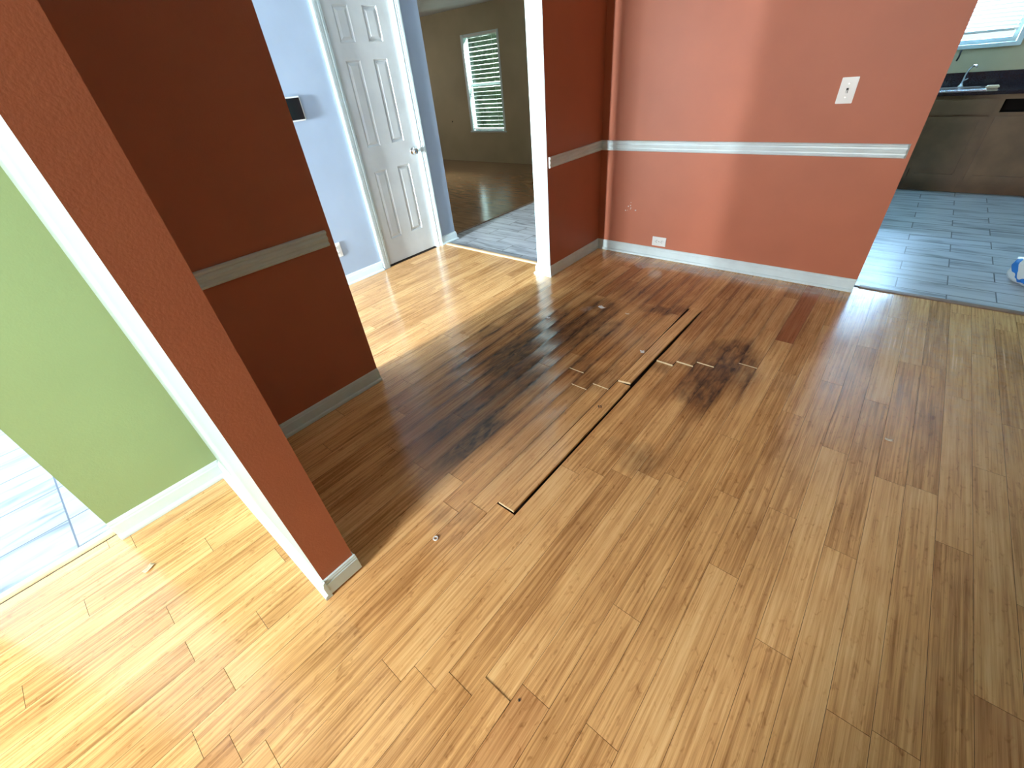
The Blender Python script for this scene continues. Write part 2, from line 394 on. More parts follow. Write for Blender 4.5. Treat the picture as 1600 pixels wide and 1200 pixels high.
# lifted plank ends: column, joint, height, reach (the piece beyond the joint)
LIFT = [(-5, 2.13, 0.010, 0.22), (-4, 2.18, 0.009, 0.25), (-3, 2.24, 0.006, 0.2), (-1, 2.36, 0.003, 0.2), (-9, 1.78, 0.004, 0.2), (-8, 1.65, 0.004, 0.2), (-7, 1.72, 0.005, 0.2)]
LIFT_NEAR = [(-2, 0.242, 0.0035, 0.15), (-7, 0.69, 0.002, 0.1), (-8, 0.62, 0.0015, 0.1), (-3, 0.181, 0.0015, 0.1)]
BLOBS = [  # x, y, rx, ry, strength
    (-1.24, 0.98, 0.055, 0.22, 1.0), (-1.29, 1.16, 0.05, 0.12, 0.45), (-1.43, 1.05, 0.05, 0.20, 0.55), (-1.40, 1.36, 0.06, 0.18, 0.5),
    (-1.34, 1.55, 0.12, 0.15, 0.55), (-1.45, 1.62, 0.09, 0.20, 0.75), (-1.56, 1.72, 0.10, 0.24, 0.85), (-1.50, 2.02, 0.13, 0.25, 0.75),
    (-1.40, 2.20, 0.13, 0.22, 0.6), (-1.62, 2.20, 0.08, 0.20, 0.6), (-1.34, 2.45, 0.08, 0.20, 0.5), (-1.22, 2.32, 0.07, 0.16, 0.45), (-1.44, 2.62, 0.12, 0.12, 0.5),
    (-1.92, 1.86, 0.06, 0.10, 0.45), (-1.93, 2.20, 0.05, 0.12, 0.3), (-1.78, 1.50, 0.06, 0.16, 0.45), (-1.30, 2.95, 0.07, 0.14, 0.3), (-2.0, 2.60, 0.03, 0.14, 0.35),
    (-0.44, 2.15, 0.10, 0.24, 0.85), (-0.40, 2.42, 0.12, 0.20, 0.75), (-0.50, 1.98, 0.06, 0.12, 0.6), (-0.60, 2.25, 0.08, 0.10, 0.35), (-0.33, 2.28, 0.08, 0.15, 0.5),
    (-0.49, 1.32, 0.07, 0.10, 0.42), (-0.58, 1.36, 0.09, 0.05, 0.3), (-1.03, 2.76, 0.09, 0.05, 0.75), (-0.93, 2.85, 0.05, 0.05, 0.5), (-1.12, 2.72, 0.04, 0.04, 0.5),
    (-1.03, 1.70, 0.05, 0.16, 0.30), (-0.93, 1.82, 0.06, 0.14, 0.35), (-1.14, 1.86, 0.05, 0.10, 0.40),
    (-0.42, 1.60, 0.015, 0.26, 0.35), (-0.36, 1.15, 0.02, 0.2, 0.25), (-1.04, 0.57, 0.04, 0.04, 0.30), (-0.95, 0.64, 0.04, 0.04, 0.30), (-0.72, 2.1, 0.05, 0.06, 0.5),
]
DUST = [(-1.52, 3.47, 0.06, 0.05, 0.95), (-1.45, 3.50, 0.06, 0.06, 0.5), (-1.28, 3.58, 0.12, 0.04, 0.55), (-1.75, 3.62, 0.12, 0.05, 0.5), (-1.05, 3.6, 0.25, 0.07, 0.6),
        (-0.6, 3.6, 0.30, 0.07, 0.55), (-0.2, 3.6, 0.25, 0.06, 0.5), (-1.35, 3.55, 0.15, 0.07, 0.5), (-1.5, 2.5, 0.03, 0.05, 0.25), (0.5, 3.2, 0.35, 0.4, 0.22), (0.75, 2.7, 0.3, 0.4, 0.15)]


def blob(x, y, L):
    s = 0.0
    jx = noise.noise((x*9, y*3, 1.3)); jy = noise.noise((x*9, y*3, 7.1))
    for bx, by, rx, ry, a in L:
        dx = (x - bx) / rx + jx*0.5; dy = (y - by) / ry + jy*0.5
        d = dx*dx + dy*dy
        if d < 4:
            s = max(s, a * max(0.0, min(1.0, (1.7 - d) / 1.2)))
    return s


def damp(x, y):
    """old damp discolouring round the buckled boards, dying out irregularly"""
    d = ((x + 1.45) / 0.62)**2 + ((y - 1.75) / 1.15)**2
    d2 = ((x + 0.95) / 1.0)**2 + ((y - 3.0) / 0.6)**2
    d3 = ((x + 0.45) / 0.25)**2 + ((y - 2.2) / 0.5)**2
    j = 0.35 * noise.noise((x*4, y*1.5, 3.0)) + 0.25 * noise.noise((x*22, y*4, 9.0))
    v = max(0.85 * (1.25 - d), 0.55 * (1.2 - d2), 0.6*(1.2 - d3)) + j * (1 if min(d, d2, d3) < 1.5 else 0)
    return max(0.0, min(0.85, v))


def plank_floor(name, x0, x1, y0, y1, fine, skip=None):
    bm = bmesh.new()
    pl = bm.loops.layers.float_color.new('plank'); wl_ = bm.loops.layers.float_color.new('wear')
    k0 = math.floor((x0 - X0) / PW); k1 = math.ceil((x1 - X0) / PW)
    for k in range(k0, k1):
        xl = max(x0, X0 + k*PW); xr = min(x1, X0 + (k+1)*PW)
        if xr - xl < 0.004: continue
        rr = random.Random(k*31 + 5)
        off = OFF.get(k, rr.uniform(0, PL))
        j0 = math.floor((y0 - off) / PL)
        for j in range(j0, math.ceil((y1 - off) / PL)):
            ya = off + j*PL; yb = ya + PL
            if k == -6 and j in (0, 1): continue          # the two loose boards lie here
            if k == -6 and j == 2: ya += 0.075
            cya = max(ya, y0); cyb = min(yb, y1)
            if cyb - cya < 0.004: continue
            r = random.Random(k*1000 + j*17 + 3)
            tone = r.random(); sd = r.random(); red = 0.0
            if k == 0 and j == 2: red = 1.0
            if r.random() < 0.06: red = max(red, 0.35)
            tilt = r.uniform(-0.00012, 0.00012)
            ys = [cya + 0.0006, cya + 0.002]
            step = fine if (x0 > -2.3) else 0.25
            nn = max(1, int((cyb - cya) / step))
            ys += [cya + (cyb - cya) * i / nn for i in range(1, nn)]
            ys += [cyb - 0.002, cyb - 0.0006]
            w = xr - xl
            us = [0.0005, 0.0030, w*0.25, w*0.5, w*0.75, w - 0.0030, w - 0.0005]
            grid = []
            for iy, y in enumerate(ys):
                row = []
                z = 0.0
                for (lk, lj, lh, lr) in LIFT:
                    if k == lk and lj - 0.06 < ya < lj + 0.3 and abs(ya - lj) < 0.06:
                        z += lh * max(0, 1 - (y - ya) / lr)**2
                for (lk, lj, lh, lr) in LIFT_NEAR:
                    if k == lk and abs(yb - lj) < 0.06:
                        z += lh * max(0, 1 - (yb - y) / lr)**2
                for iu, u in enumerate(us):
                    ed = 0.0
                    if iu in (0, 6) or iy in (0, len(ys)-1): ed = -0.00012
                    cup = 0.0
                    if -2.1 < xl < -1.0 and 0.3 < y < 3.2:
                        cup = 0.0014 * ((u / w - 0.5) * 2)**2 * min(1, (y - 0.3)) * min(1, 3.2 - y)
                    row.append(bm.verts.new((xl + u, y, z + ed + cup + tilt * (u / w - 0.5))))
                grid.append(row)
            W = {}
            for iy, row in enumerate(grid):
                for iu, v in enumerate(row):
                    x, y = v.co.x, v.co.y
                    if -2.3 < x < 1.4 and -1 < y < 3.75:
                        # stains stop partly at the seams: sample pulled towards the plank's own middle
                        xm = xl + w/2 + (x - xl - w/2) * 0.55
                        st = blob(xm, y, BLOBS); du = blob(x, y, DUST); da = damp(xm, y)
                        if (iu in (0, 1, 5, 6)) and st < 0.9: st = min(1, st + 0.85*da)
                        W[v] = (st, du, da, 1)
                    else:
                        W[v] = (0, 0, 0, 1)
            for a in range(len(ys)-1):
                for u in range(6):
                    f = bm.faces.new([grid[a][u], grid[a][u+1], grid[a+1][u+1], grid[a+1][u]])
                    for lp in f.loops:
                        lp[pl] = (tone, sd, red, 1); lp[wl_] = W[lp.vert]
            # end faces and long sides
            def skirt(vs, mi):
                low = [bm.verts.new((v.co.x, v.co.y, v.co.z - 0.011)) for v in vs]
                for i in range(len(vs)-1):
                    f = bm.faces.new([vs[i], low[i], low[i+1], vs[i+1]]); f.material_index = mi
                    for lp in f.loops:
                        lp[pl] = (tone, sd, red, 1); lp[wl_] = (0.6, 0, 0.6, 1)
            skirt(grid[0], 1 if any(k == L_[0] and abs(ya - L_[1]) < 0.06 for L_ in LIFT) else 0); skirt([r_[-1] for r_ in grid], 2); skirt(list(reversed(grid[-1])), 2); skirt([r_[0] for r_ in reversed(grid)], 2)
    return tag(build(name, bm, [M['bamboo'], M['rawedge'], M['void']]), kind='structure')


bm = bmesh.new(); box(bm, (-9.6, -4.0, -0.06), (3.2, YK, -0.021)); structure('floor_base', bm, [M['void']])
plank_floor('floor', -2.150, 3.2, REAR, 3.79, 0.03)
plank_floor('floor_hall', XH + 0.001, -2.150, -0.36, 3.055, 0.3)

# back room wood floor (boards run across there)
def plain_wood(name):
    m, n, l, b = new_mat(name)
    tc = n.new('ShaderNodeTexCoord'); mp = n.new('ShaderNodeMapping'); mp.inputs['Scale'].default_value = (1.5, 9, 1)
    nz = n.new('ShaderNodeTexNoise'); nz.inputs['Scale'].default_value = 2.5; nz.inputs['Detail'].default_value = 5
    l.new(tc.outputs['Object'], mp.inputs[0]); l.new(mp.outputs[0], nz.inputs['Vector'])
    rp = n.new('ShaderNodeValToRGB'); rp.color_ramp.elements[0].position = 0.3; rp.color_ramp.elements[0].color = (0.20, 0.10, 0.045, 1)
    rp.color_ramp.elements[1].position = 0.7; rp.color_ramp.elements[1].color = (0.36, 0.20, 0.10, 1)
    l.new(nz.outputs['Fac'], rp.inputs[0]); l.new(rp.outputs[0], b.inputs['Base Color'])
    b.inputs['Roughness'].default_value = 0.17; b.inputs['Specular IOR Level'].default_value = 0.6
    bp = n.new('ShaderNodeBump'); bp.inputs['Strength'].default_value = 0.25; bp.inputs['Distance'].default_value = 0.003
    n2 = n.new('ShaderNodeTexNoise'); n2.inputs['Scale'].default_value = 4; l.new(mp.outputs[0], n2.inputs['Vector'])
    l.new(n2.outputs['Fac'], bp.inputs['Height']); l.new(bp.outputs[0], b.inputs['Normal'])
    return m


M['backwood'] = plain_wood('back room laminate')
bm = bmesh.new(); box(bm, (-9.6, 3.1, -0.02), (-3.85, YB, -0.002)); structure('floor_back_room', bm, [M['backwood']])

# thresholds
STRIP = [(-0.028, 0), (-0.024, 0.006), (-0.012, 0.010), (0.012, 0.010), (0.024, 0.006), (0.028, 0)]
bm = bmesh.new(); molding(bm, (XH + 0.03, 3.078), (XB - 0.027, 3.078), (0, 1), STRIP); structure('trim_1', bm, [M['wood_strip']])
bm = bmesh.new(); molding(bm, (0.027, 3.81), (3.2, 3.81), (0, 1), [(a, z*0.8 + 0.001) for a, z in STRIP]); structure('trim_2', bm, [M['wood_strip_dark']])
bm = bmesh.new(); molding(bm, (-2.183, REAR), (-2.183, -0.372), (1, 0), [(a*1.0, z*0.7) for a, z in STRIP]); structure('trim_3', bm, [M['wood_strip']])
bm = bmesh.new(); molding(bm, (-3.845, 3.24), (-3.845, YB), (1, 0), [(a*0.7, z*0.6) for a, z in STRIP]); structure('trim_4', bm, [M['wood_strip_dark']])

# ------------------------------------------------------------------ baseboards and chair rails
bm = bmesh.new(); molding(bm, (XW, YF), (0.0, YF), (0, -1), BASE_SHOE, m0=1, m1=0.0); structure('baseboard_far', bm, [M['white']])
bm = bmesh.new()
molding(bm, (XW, 2.884), (XW, YF), (1, 0), [(o if o < 0.014 else o*0.75, z) for o, z in BASE_SHOE], m0=-1, m1=-1)
molding(bm, (XB, 2.884), (XW, 2.884), (0, -1), BASE_SHOE, m0=-1, m1=1)
molding(bm, (XB, 3.06), (XB, 2.884), (-1, 0), BASE_SHOE, m0=0, m1=1)
structure('baseboard_stub', bm, [M['white']])
bm = bmesh.new(); molding(bm, (XW, 0.208), (XW, 1.03), (1, 0), [(o*0.8, z*0.97) for o, z in BASE_SHOE], m0=1, m1=0); structure('baseboard_left', bm, [M['white']])
bm = bmesh.new(); molding(bm, (-1.115, 0.076), (-1.115, 0.214), (1, 0), BASE_PLAIN); structure('baseboard_partition_end', bm, [M['white']])
bm = bmesh.new(); molding(bm, (XW, 0.083), (-1.102, 0.083), (0, -1), BASE_SHOE, m0=1, m1=0); structure('baseboard_partition', bm, [M['white']])
bm = bmesh.new(); molding(bm, (XW, 0.208), (-1.115, 0.208), (0, 1), [(o*0.6, z) for o, z in BASE_PLAIN], m0=1, m1=0); structure('baseboard_partition_back', bm, [M['white']])
bm = bmesh.new(); molding(bm, (XW, -0.37), (XW, 0.083), (1, 0), [(o, z*1.08) for o, z in BASE_SHOE], m0=0, m1=-1); structure('baseboard_green', bm, [M['white']])
bm = bmesh.new(); molding(bm, (XH, 0.6), (XH, 2.21), (1, 0), BASE_SHOE); molding(bm, (XH, 3.005), (XH, 3.235), (1, 0), BASE_SHOE, m1=1)
molding(bm, (XH, 3.235), (XH-0.12, 3.235), (0, 1), BASE_SHOE, m0=-1)
structure('baseboard_hall', bm, [M['white']])
bm = bmesh.new(); molding(bm, (XW, YF), (-0.020, YF), (0, -1), RAIL, m0=1, m1=-0.6); tag(structure('trim_5', bm, [M['white']]))
bm = bmesh.new(); molding(bm, (XW, 2.905), (XW, YF), (1, 0), [(o*0.9, z) for o, z in RAIL], m1=-1); structure('trim_6', bm, [M['white']])
bm = bmesh.new(); molding(bm, (XW, 0.208), (XW, 0.998), (1, 0), RAIL, m0=1, m1=0); structure('trim_7', bm, [M['white']])

# ------------------------------------------------------------------ closet door
def empty(name, loc=(0, 0, 0)):
    o = bpy.data.objects.new(name, None); COL.objects.link(o); o.location = loc; return o


def door_leaf():
    bm = bmesh.new()
    ys = [2.307, 2.405, 2.542, 2.670, 2.812, 2.943]
    zs = [0.014, 0.250, 0.858, 1.055, 1.668, 1.782, 2.008, 2.125]
    xf = XH - 0.020
    P = {}
    def v(y, z, d=0.0):
        key = (round(y, 5), round(z, 5), round(d, 5))
        if key not in P: P[key] = bm.verts.new((xf - d, y, z))
        return P[key]
    def q(a, b, c, d): bm.faces.new([a, b, c, d])
    for i in range(5):
        for j in range(7):
            y0, y1, z0, z1 = ys[i], ys[i+1], zs[j], zs[j+1]
            if i in (1, 3) and j in (1, 3, 5):
                rings = [(0.0, 0.0), (0.006, 0.007), (0.016, 0.009), (0.034, 0.002), (0.036, 0.0015)]
                R = []
                for ins, dep in rings:
                    R.append([v(y0+ins, z0+ins, dep), v(y1-ins, z0+ins, dep), v(y1-ins, z1-ins, dep), v(y0+ins, z1-ins, dep)])
                for A, B in zip(R, R[1:]):
                    for t in range(4):
                        q(A[t], A[(t+1) % 4], B[(t+1) % 4], B[t])
                q(*R[-1])
            else:
                q(v(y0, z0), v(y1, z0), v(y1, z1), v(y0, z1))
    bmesh.ops.recalc_face_normals(bm, faces=bm.faces)
    # back and edges
    box(bm, (xf - 0.037, 2.307, 0.014), (xf - 0.010, 2.943, 2.125))
    for (a, b) in (((xf-0.012, 2.307, 0.014), (xf-0.0002, 2.3075, 2.125)), ((xf-0.012, 2.9425, 0.014), (xf-0.0002, 2.943, 2.125))):
        box(bm, a, b)
    return bm


d = tag(fixn(build('door_1', door_leaf(), M['door'])), kind='structure')
bm = bmesh.new()
c = (XH - 0.020, 2.888, 0.955)
lathe(bm, [(0.032, 0.0), (0.032, 0.004), (0.027, 0.009), (0.012, 0.011), (0.011, 0.028), (0.018, 0.034), (0.026, 0.042), (0.0275, 0.050), (0.024, 0.058), (0.012, 0.062), (0.004, 0.063)], c, (1, 0, 0))
kn = build('door_knob', bm, M['nickel'], d); kn['label'] = 'round satin nickel knob'
for z in (0.32, 1.12, 1.89):
    bm = bmesh.new(); cyl(bm, (XH - 0.012, 2.304, z), (0, 0, 1), 0.0075, 0.09, 14)
    box(bm, (XH-0.0199, 2.306, z-0.045), (XH - 0.0175, 2.322, z+0.045))
    cyl(bm, (XH - 0.012, 2.304, z+0.048), (0, 0, 1), 0.005, 0.006, 12); cyl(bm, (XH - 0.012, 2.304, z-0.048), (0, 0, 1), 0.005, 0.006, 12)
    build('hinge', bm, M['hinge'], d)
# casing, stepped
def casing():
    bm = bmesh.new()
    def leg(ya, yb, z0, z1):      # ya = inner edge, yb = outer edge
        s = 1 if yb > ya else -1
        prof = [(0.0, 0.0), (0.009, 0.0), (0.011, 0.010), (0.008, 0.014), (0.010, 0.022), (0.013, 0.030), (0.013, 0.040), (0.016, 0.046), (0.017, 0.062), (0.015, 0.068), (0.0, 0.070)]
        A = [bm.verts.new((XH + o, ya + s*t, z0)) for o, t in prof]; B = [bm.verts.new((XH + o, ya + s*t, z1 + t)) for o, t in prof]
        for i in range(len(prof)):
            j = (i+1) % len(prof); bm.faces.new([A[i], A[j], B[j], B[i]])
        bm.faces.new(A); bm.faces.new(B)
        return B, prof
    leg(2.288, 2.218, 0.0, 2.145); leg(2.960, 3.030, 0.0, 2.145)
    prof = [(0.0, 0.0), (0.009, 0.0), (0.011, 0.010), (0.008, 0.014), (0.010, 0.022), (0.013, 0.030), (0.013, 0.040), (0.016, 0.046), (0.017, 0.062), (0.015, 0.068), (0.0, 0.070)]
    A = [bm.verts.new((XH + o, 2.288 - t, 2.145 + t)) for o, t in prof]; B = [bm.verts.new((XH + o, 2.960 + t, 2.145 + t)) for o, t in prof]
    for i in range(len(prof)):
        j = (i+1) % len(prof); bm.faces.new([A[i], A[j], B[j], B[i]])
    # jamb lining
    box(bm, (XH - 0.12, 2.285, 0), (XH + 0.001, 2.3015, 2.15)); box(bm, (XH - 0.12, 2.9485, 0), (XH + 0.001, 2.964, 2.15)); box(bm, (XH - 0.12, 2.285, 2.132), (XH + 0.001, 2.964, 2.15))
    return bm


structure('trim_8', casing(), [M['white']])
bm = bmesh.new(); box(bm, (XH-0.12, 2.3015, 0.0), (XH-0.002, 2.9485, 0.003)); structure('trim_9', bm, [M['void']])

# ------------------------------------------------------------------ wall devices
def outlet(name, loc, rz, horizontal, label, cat='outlet'):
    """duplex outlet, plate in local XZ facing -Y"""
    t = empty(name, loc); t.rotation_euler = (0, 0, rz)
    w, h = (0.128, 0.080) if horizontal else (0.080, 0.128)
    bm = bmesh.new(); box(bm, (-w/2, -0.006, -h/2), (w/2, 0, h/2), bevel=0.002); build('cover_plate', bm, M['plate'], t)
    for s in (-1, 1):
        cx, cz = (s*0.024, 0) if horizontal else (0, s*0.024)
        bm = bmesh.new(); lathe(bm, [(0.0175, 0), (0.0175, 0.003), (0.0165, 0.0038)], (cx, -0.0058, cz), (0, -1, 0))
        r = build('receptacle', bm, M['plate'], t)
        bm = bmesh.new()
        for k in (-1, 1):
            if horizontal: box(bm, (cx - 0.002, -0.0101, k*0.0065 - 0.0016), (cx + 0.007, -0.0094, k*0.0065 + 0.0016))
            else: box(bm, (k*0.0065 - 0.0016, -0.0101, cz - 0.002), (k*0.0065 + 0.0016, -0.0094, cz + 0.007))
        cyl(bm, (cx - 0.008, -0.0097, 0) if horizontal else (0, -0.0097, cz - 0.008), (0, 1, 0), 0.0026, 0.0008, 12)
        build('socket_slots', bm, M['slot'], r)
    bm = bmesh.new(); cyl(bm, (0, -0.0065, 0), (0, 1, 0), 0.003, 0.0014, 12); build('screw', bm, M['nickel'], t)
    return tag(t, label, cat)


outlet('wall_outlet', (-1.488, YF - 0.0003, 0.150), 0, True, 'white duplex outlet mounted sideways on the terracotta wall just above the baseboard')
# switch
t = empty('light_switch', (-0.431, YF - 0.0003, 1.226))
bm = bmesh.new(); box(bm, (-0.043, -0.006, -0.067), (0.043, 0, 0.067), bevel=0.002); build('cover_plate', bm, M['plate'], t)
bm = bmesh.new(); box(bm, (-0.006, -0.0075, -0.013), (0.006, -0.0055, 0.013)); build('switch_frame', bm, M['slot'], t)
bm = bmesh.new(); tmp = bmesh.new(); box(tmp, (-0.0042, -0.014, -0.006), (0.0042, 0, 0.006), bevel=0.001)
merge(bm, tmp, 0, Matrix.Translation((0, -0.006, -0.002)) @ Matrix.Rotation(math.radians(30), 4, 'X')); build('toggle', bm, M['plate'], t)
for s in (-1, 1):
    bm = bmesh.new(); cyl(bm, (0, -0.0065, s*0.034), (0, 1, 0), 0.003, 0.0014, 12); build('screw', bm, M['nickel'], t)
tag(t, 'white single toggle light switch high on the terracotta wall', 'light switch')
# outlet on the blue wall
outlet('wall_outlet', (XH + 0.0003, 1.807, 0.331), PI/2, False, 'white upright outlet low on the blue hall wall beside the closet door')
# wall tablet (thermostat / alarm panel)
t = empty('alarm_panel', (XH, 1.800, 1.402))
bm = bmesh.new(); box(bm, (0.0004, -0.108, -0.079), (0.016, 0.108, 0.079), bevel=0.006); build('casing', bm, M['plate'], t)
bm = bmesh.new(); box(bm, (0.014, -0.099, -0.070), (0.0168, 0.099, 0.070), bevel=0.001); s_ = build('screen', bm, M['screen'], t); s_['label'] = 'glossy black glass screen'
tag(t, 'white framed wall touch panel with a black screen on the blue hall wall', 'control panel')

# ------------------------------------------------------------------ windows and blinds
def glass_mat():
    m, n, l, b = new_mat('window glass')
    b.inputs['Transmission Weight'].default_value = 1.0; b.inputs['Roughness'].default_value = 0.0; b.inputs['IOR'].default_value = 1.05
    b.inputs['Base Color'].default_value = (0.95, 0.98, 0.98, 1)
    tr = n.new('ShaderNodeBsdfTransparent'); tr.inputs['Color'].default_value = (0.93, 0.97, 0.96, 1); gl = n.new('ShaderNodeBsdfGlossy'); gl.inputs['Roughness'].default_value = 0.02
    mx = n.new('ShaderNodeMixShader'); mx.inputs[0].default_value = 0.05; l.new(tr.outputs[0], mx.inputs[1]); l.new(gl.outputs[0], mx.inputs[2])
    l.new(mx.outputs[0], n['Material Output'].inputs['Surface'])
    return m


def slat_mat(name, col, trans):
    m, n, l, b = new_mat(name)
    b.inputs['Base Color'].default_value = (*col, 1); b.inputs['Roughness'].default_value = 0.45
    tl = n.new('ShaderNodeBsdfTranslucent'); tl.inputs['Color'].default_value = (*col, 1)
    mx = n.new('ShaderNodeMixShader'); mx.inputs[0].default_value = trans
    l.new(b.outputs[0], mx.inputs[1]); l.new(tl.outputs[0], mx.inputs[2]); l.new(mx.outputs[0], n['Material Output'].inputs['Surface'])
    return m


M['glass'] = glass_mat()
M['slat'] = slat_mat('white vinyl slats', (0.85, 0.88, 0.86), 0.30)
M['slat_k'] = slat_mat('thin white kitchen slats', (0.88, 0.92, 0.92), 0.75)


def window(name, x0, x1, z0, z1, y, depth, sash=True):
    """window seen from -Y; y = inner wall plane"""
    bm = bmesh.new()
    f = 0.04
    yo = y + depth
    for a, b in (((x0, yo-0.05, z0), (x0+f, yo, z1)), ((x1-f, yo-0.05, z0), (x1, yo, z1)), ((x0+f, yo-0.05, z0), (x1-f, yo, z0+f)), ((x0+f, yo-0.05, z1-f), (x1-f, yo, z1))):
        box(bm, a, b)
    if sash:
        zm = (z0+z1)/2; box(bm, (x0+f, yo-0.045, zm-0.02), (x1-f, yo-0.005, zm+0.02))
    o = structure(name, bm, [M['white']])
    bm = bmesh.new(); box(bm, (x0+f, yo-0.028, z0+f), (x1-f, yo-0.024, z1-f)); build('window_pane', bm, M['glass'], o)
    return o


def blind(name, x0, x1, z0, z1, y, pitch, width, tilt, mat, label, droop=None):
    t = empty(name, ((x0+x1)/2, y, z0)); ox, oz = (x0+x1)/2, z0
    L = lambda X: X - ox
    bm = bmesh.new(); box(bm, (L(x0), -0.022, z1-0.035-oz), (L(x1), 0.022, z1-oz), bevel=0.002); build('head_rail', bm, M['plate'], t)
    bm = bmesh.new()
    z = z1 - 0.05
    rr = random.Random(3)
    while z > z0 + 0.03:
        a = math.radians(tilt + rr.uniform(-3, 3))
        if droop and z < z0 + droop: a *= 0.3
        c_, s_ = math.cos(a)*width/2, math.sin(a)*width/2
        dz = rr.uniform(-0.002, 0.002)
        P = []
        for (px) in (x0+0.004, x1-0.004):
            P.append([bm.verts.new((L(px), -c_, z-oz + s_ + dz)), bm.verts.new((L(px), 0, z-oz+0.002 + dz)), bm.verts.new((L(px), c_, z-oz - s_ + dz))])
        for i in range(2):
            f = bm.faces.new([P[0][i], P[0][i+1], P[1][i+1], P[1][i]]); f.smooth = True
        z -= pitch
    o = build('slats', bm, mat, t)
    md = o.modifiers.new('thick', 'SOLIDIFY'); md.thickness = 0.0015
    bm = bmesh.new(); box(bm, (L(x0+0.004), -0.02, 0.0), (L(x1-0.004), 0.02, 0.022), bevel=0.003); build('bottom_rail', bm, M['plate'], t)
    for fx in (0.14, 0.86):
        bm = bmesh.new(); X = L(x0 + (x1-x0)*fx); cyl(bm, (X, -width/2 - 0.002, (z1-z0)/2), (0, 0, 1), 0.0012, z1-z0-0.04, 8); build('lift_cord', bm, M['plate'], t)
    return tag(t, label, 'window blind')


window('window_1', WX0, WX1, WZ0, WZ1, YB, 0.14)
blind('window_blind', WX0 + 0.06, WX1 - 0.06, WZ0 + 0.025, WZ1 - 0.01, YB + 0.03, 0.068, 0.05, -12, M['slat'], 'white horizontal slat blind over the window in the dark beige back room', droop=0.3)
window('window_2', KX0, KX1, KZ0, KZ1, YK, 0.14, sash=False)
blind('window_blind', KX0 + 0.02, KX1 - 0.02, KZ0 + 0.09, KZ1 - 0.01, YK + 0.035, 0.034, 0.036, 38, M['slat_k'], 'glowing white slat blind above the kitchen counter')
bm = bmesh.new(); box(bm, (KX0-0.05, YK-0.022, KZ0-0.035), (KX1+0.045, YK+0.09, KZ0), bevel=0.003)
box(bm, (KX1, YK-0.014, KZ0), (KX1+0.045, YK+0.0, KZ1), bevel=0.002); structure('trim_10', bm, [M['white']])
bm = bmesh.new(); box(bm, (WX0-0.02, YB-0.015, WZ0-0.02), (WX1+0.02, YB+0.09, WZ0), bevel=0.003)
box(bm, (WX0, YB-0.006, WZ0), (WX0+0.055, YB+0.09, WZ1)); box(bm, (WX1-0.045, YB-0.006, WZ0), (WX1, YB+0.09, WZ1)); box(bm, (WX0+0.055, YB+0.0, WZ1-0.008), (WX1-0.045, YB+0.09, WZ1)); structure('trim_11', bm, [M['white']])
# openings behind the camera
for i, (a0, a1, z0, z1, yy) in enumerate(opens):
    bm = bmesh.new(); f = 0.045
    for a, b in (((a0, yy-0.1, z0), (a0+f, yy-0.02, z1)), ((a1-f, yy-0.1, z0), (a1, yy-0.02, z1)), ((a0+f, yy-0.1, z0), (a1-f, yy-0.02, z0+f)), ((a0+f, yy-0.1, z1-f), (a1-f, yy-0.02, z1))):
        box(bm, a, b)
    structure('window_%d' % (i+3), bm, [M['white']])

# ------------------------------------------------------------------ kitchen cabinets
M['cab'] = paint('worn oak cabinet', (0.17, 0.09, 0.045), 0.45, 0.01, 90, 0.4, 0.18, 6)
YC = 6.87


def shaker(bm, x0, x1, z0, z1, y, th=0.018):
    fr = 0.055
    box(bm, (x0, y-th, z0), (x0+fr, y, z1), bevel=0.002); box(bm, (x1-fr, y-th, z0), (x1, y, z1), bevel=0.002)
    box(bm, (x0+fr, y-th, z0), (x1-fr, y, z0+fr), bevel=0.002); box(bm, (x0+fr, y-th, z1-fr), (x1-fr, y, z1), bevel=0.002)
    box(bm, (x0+fr, y-th*0.4, z0+fr), (x1-fr, y-0.001, z1-fr))


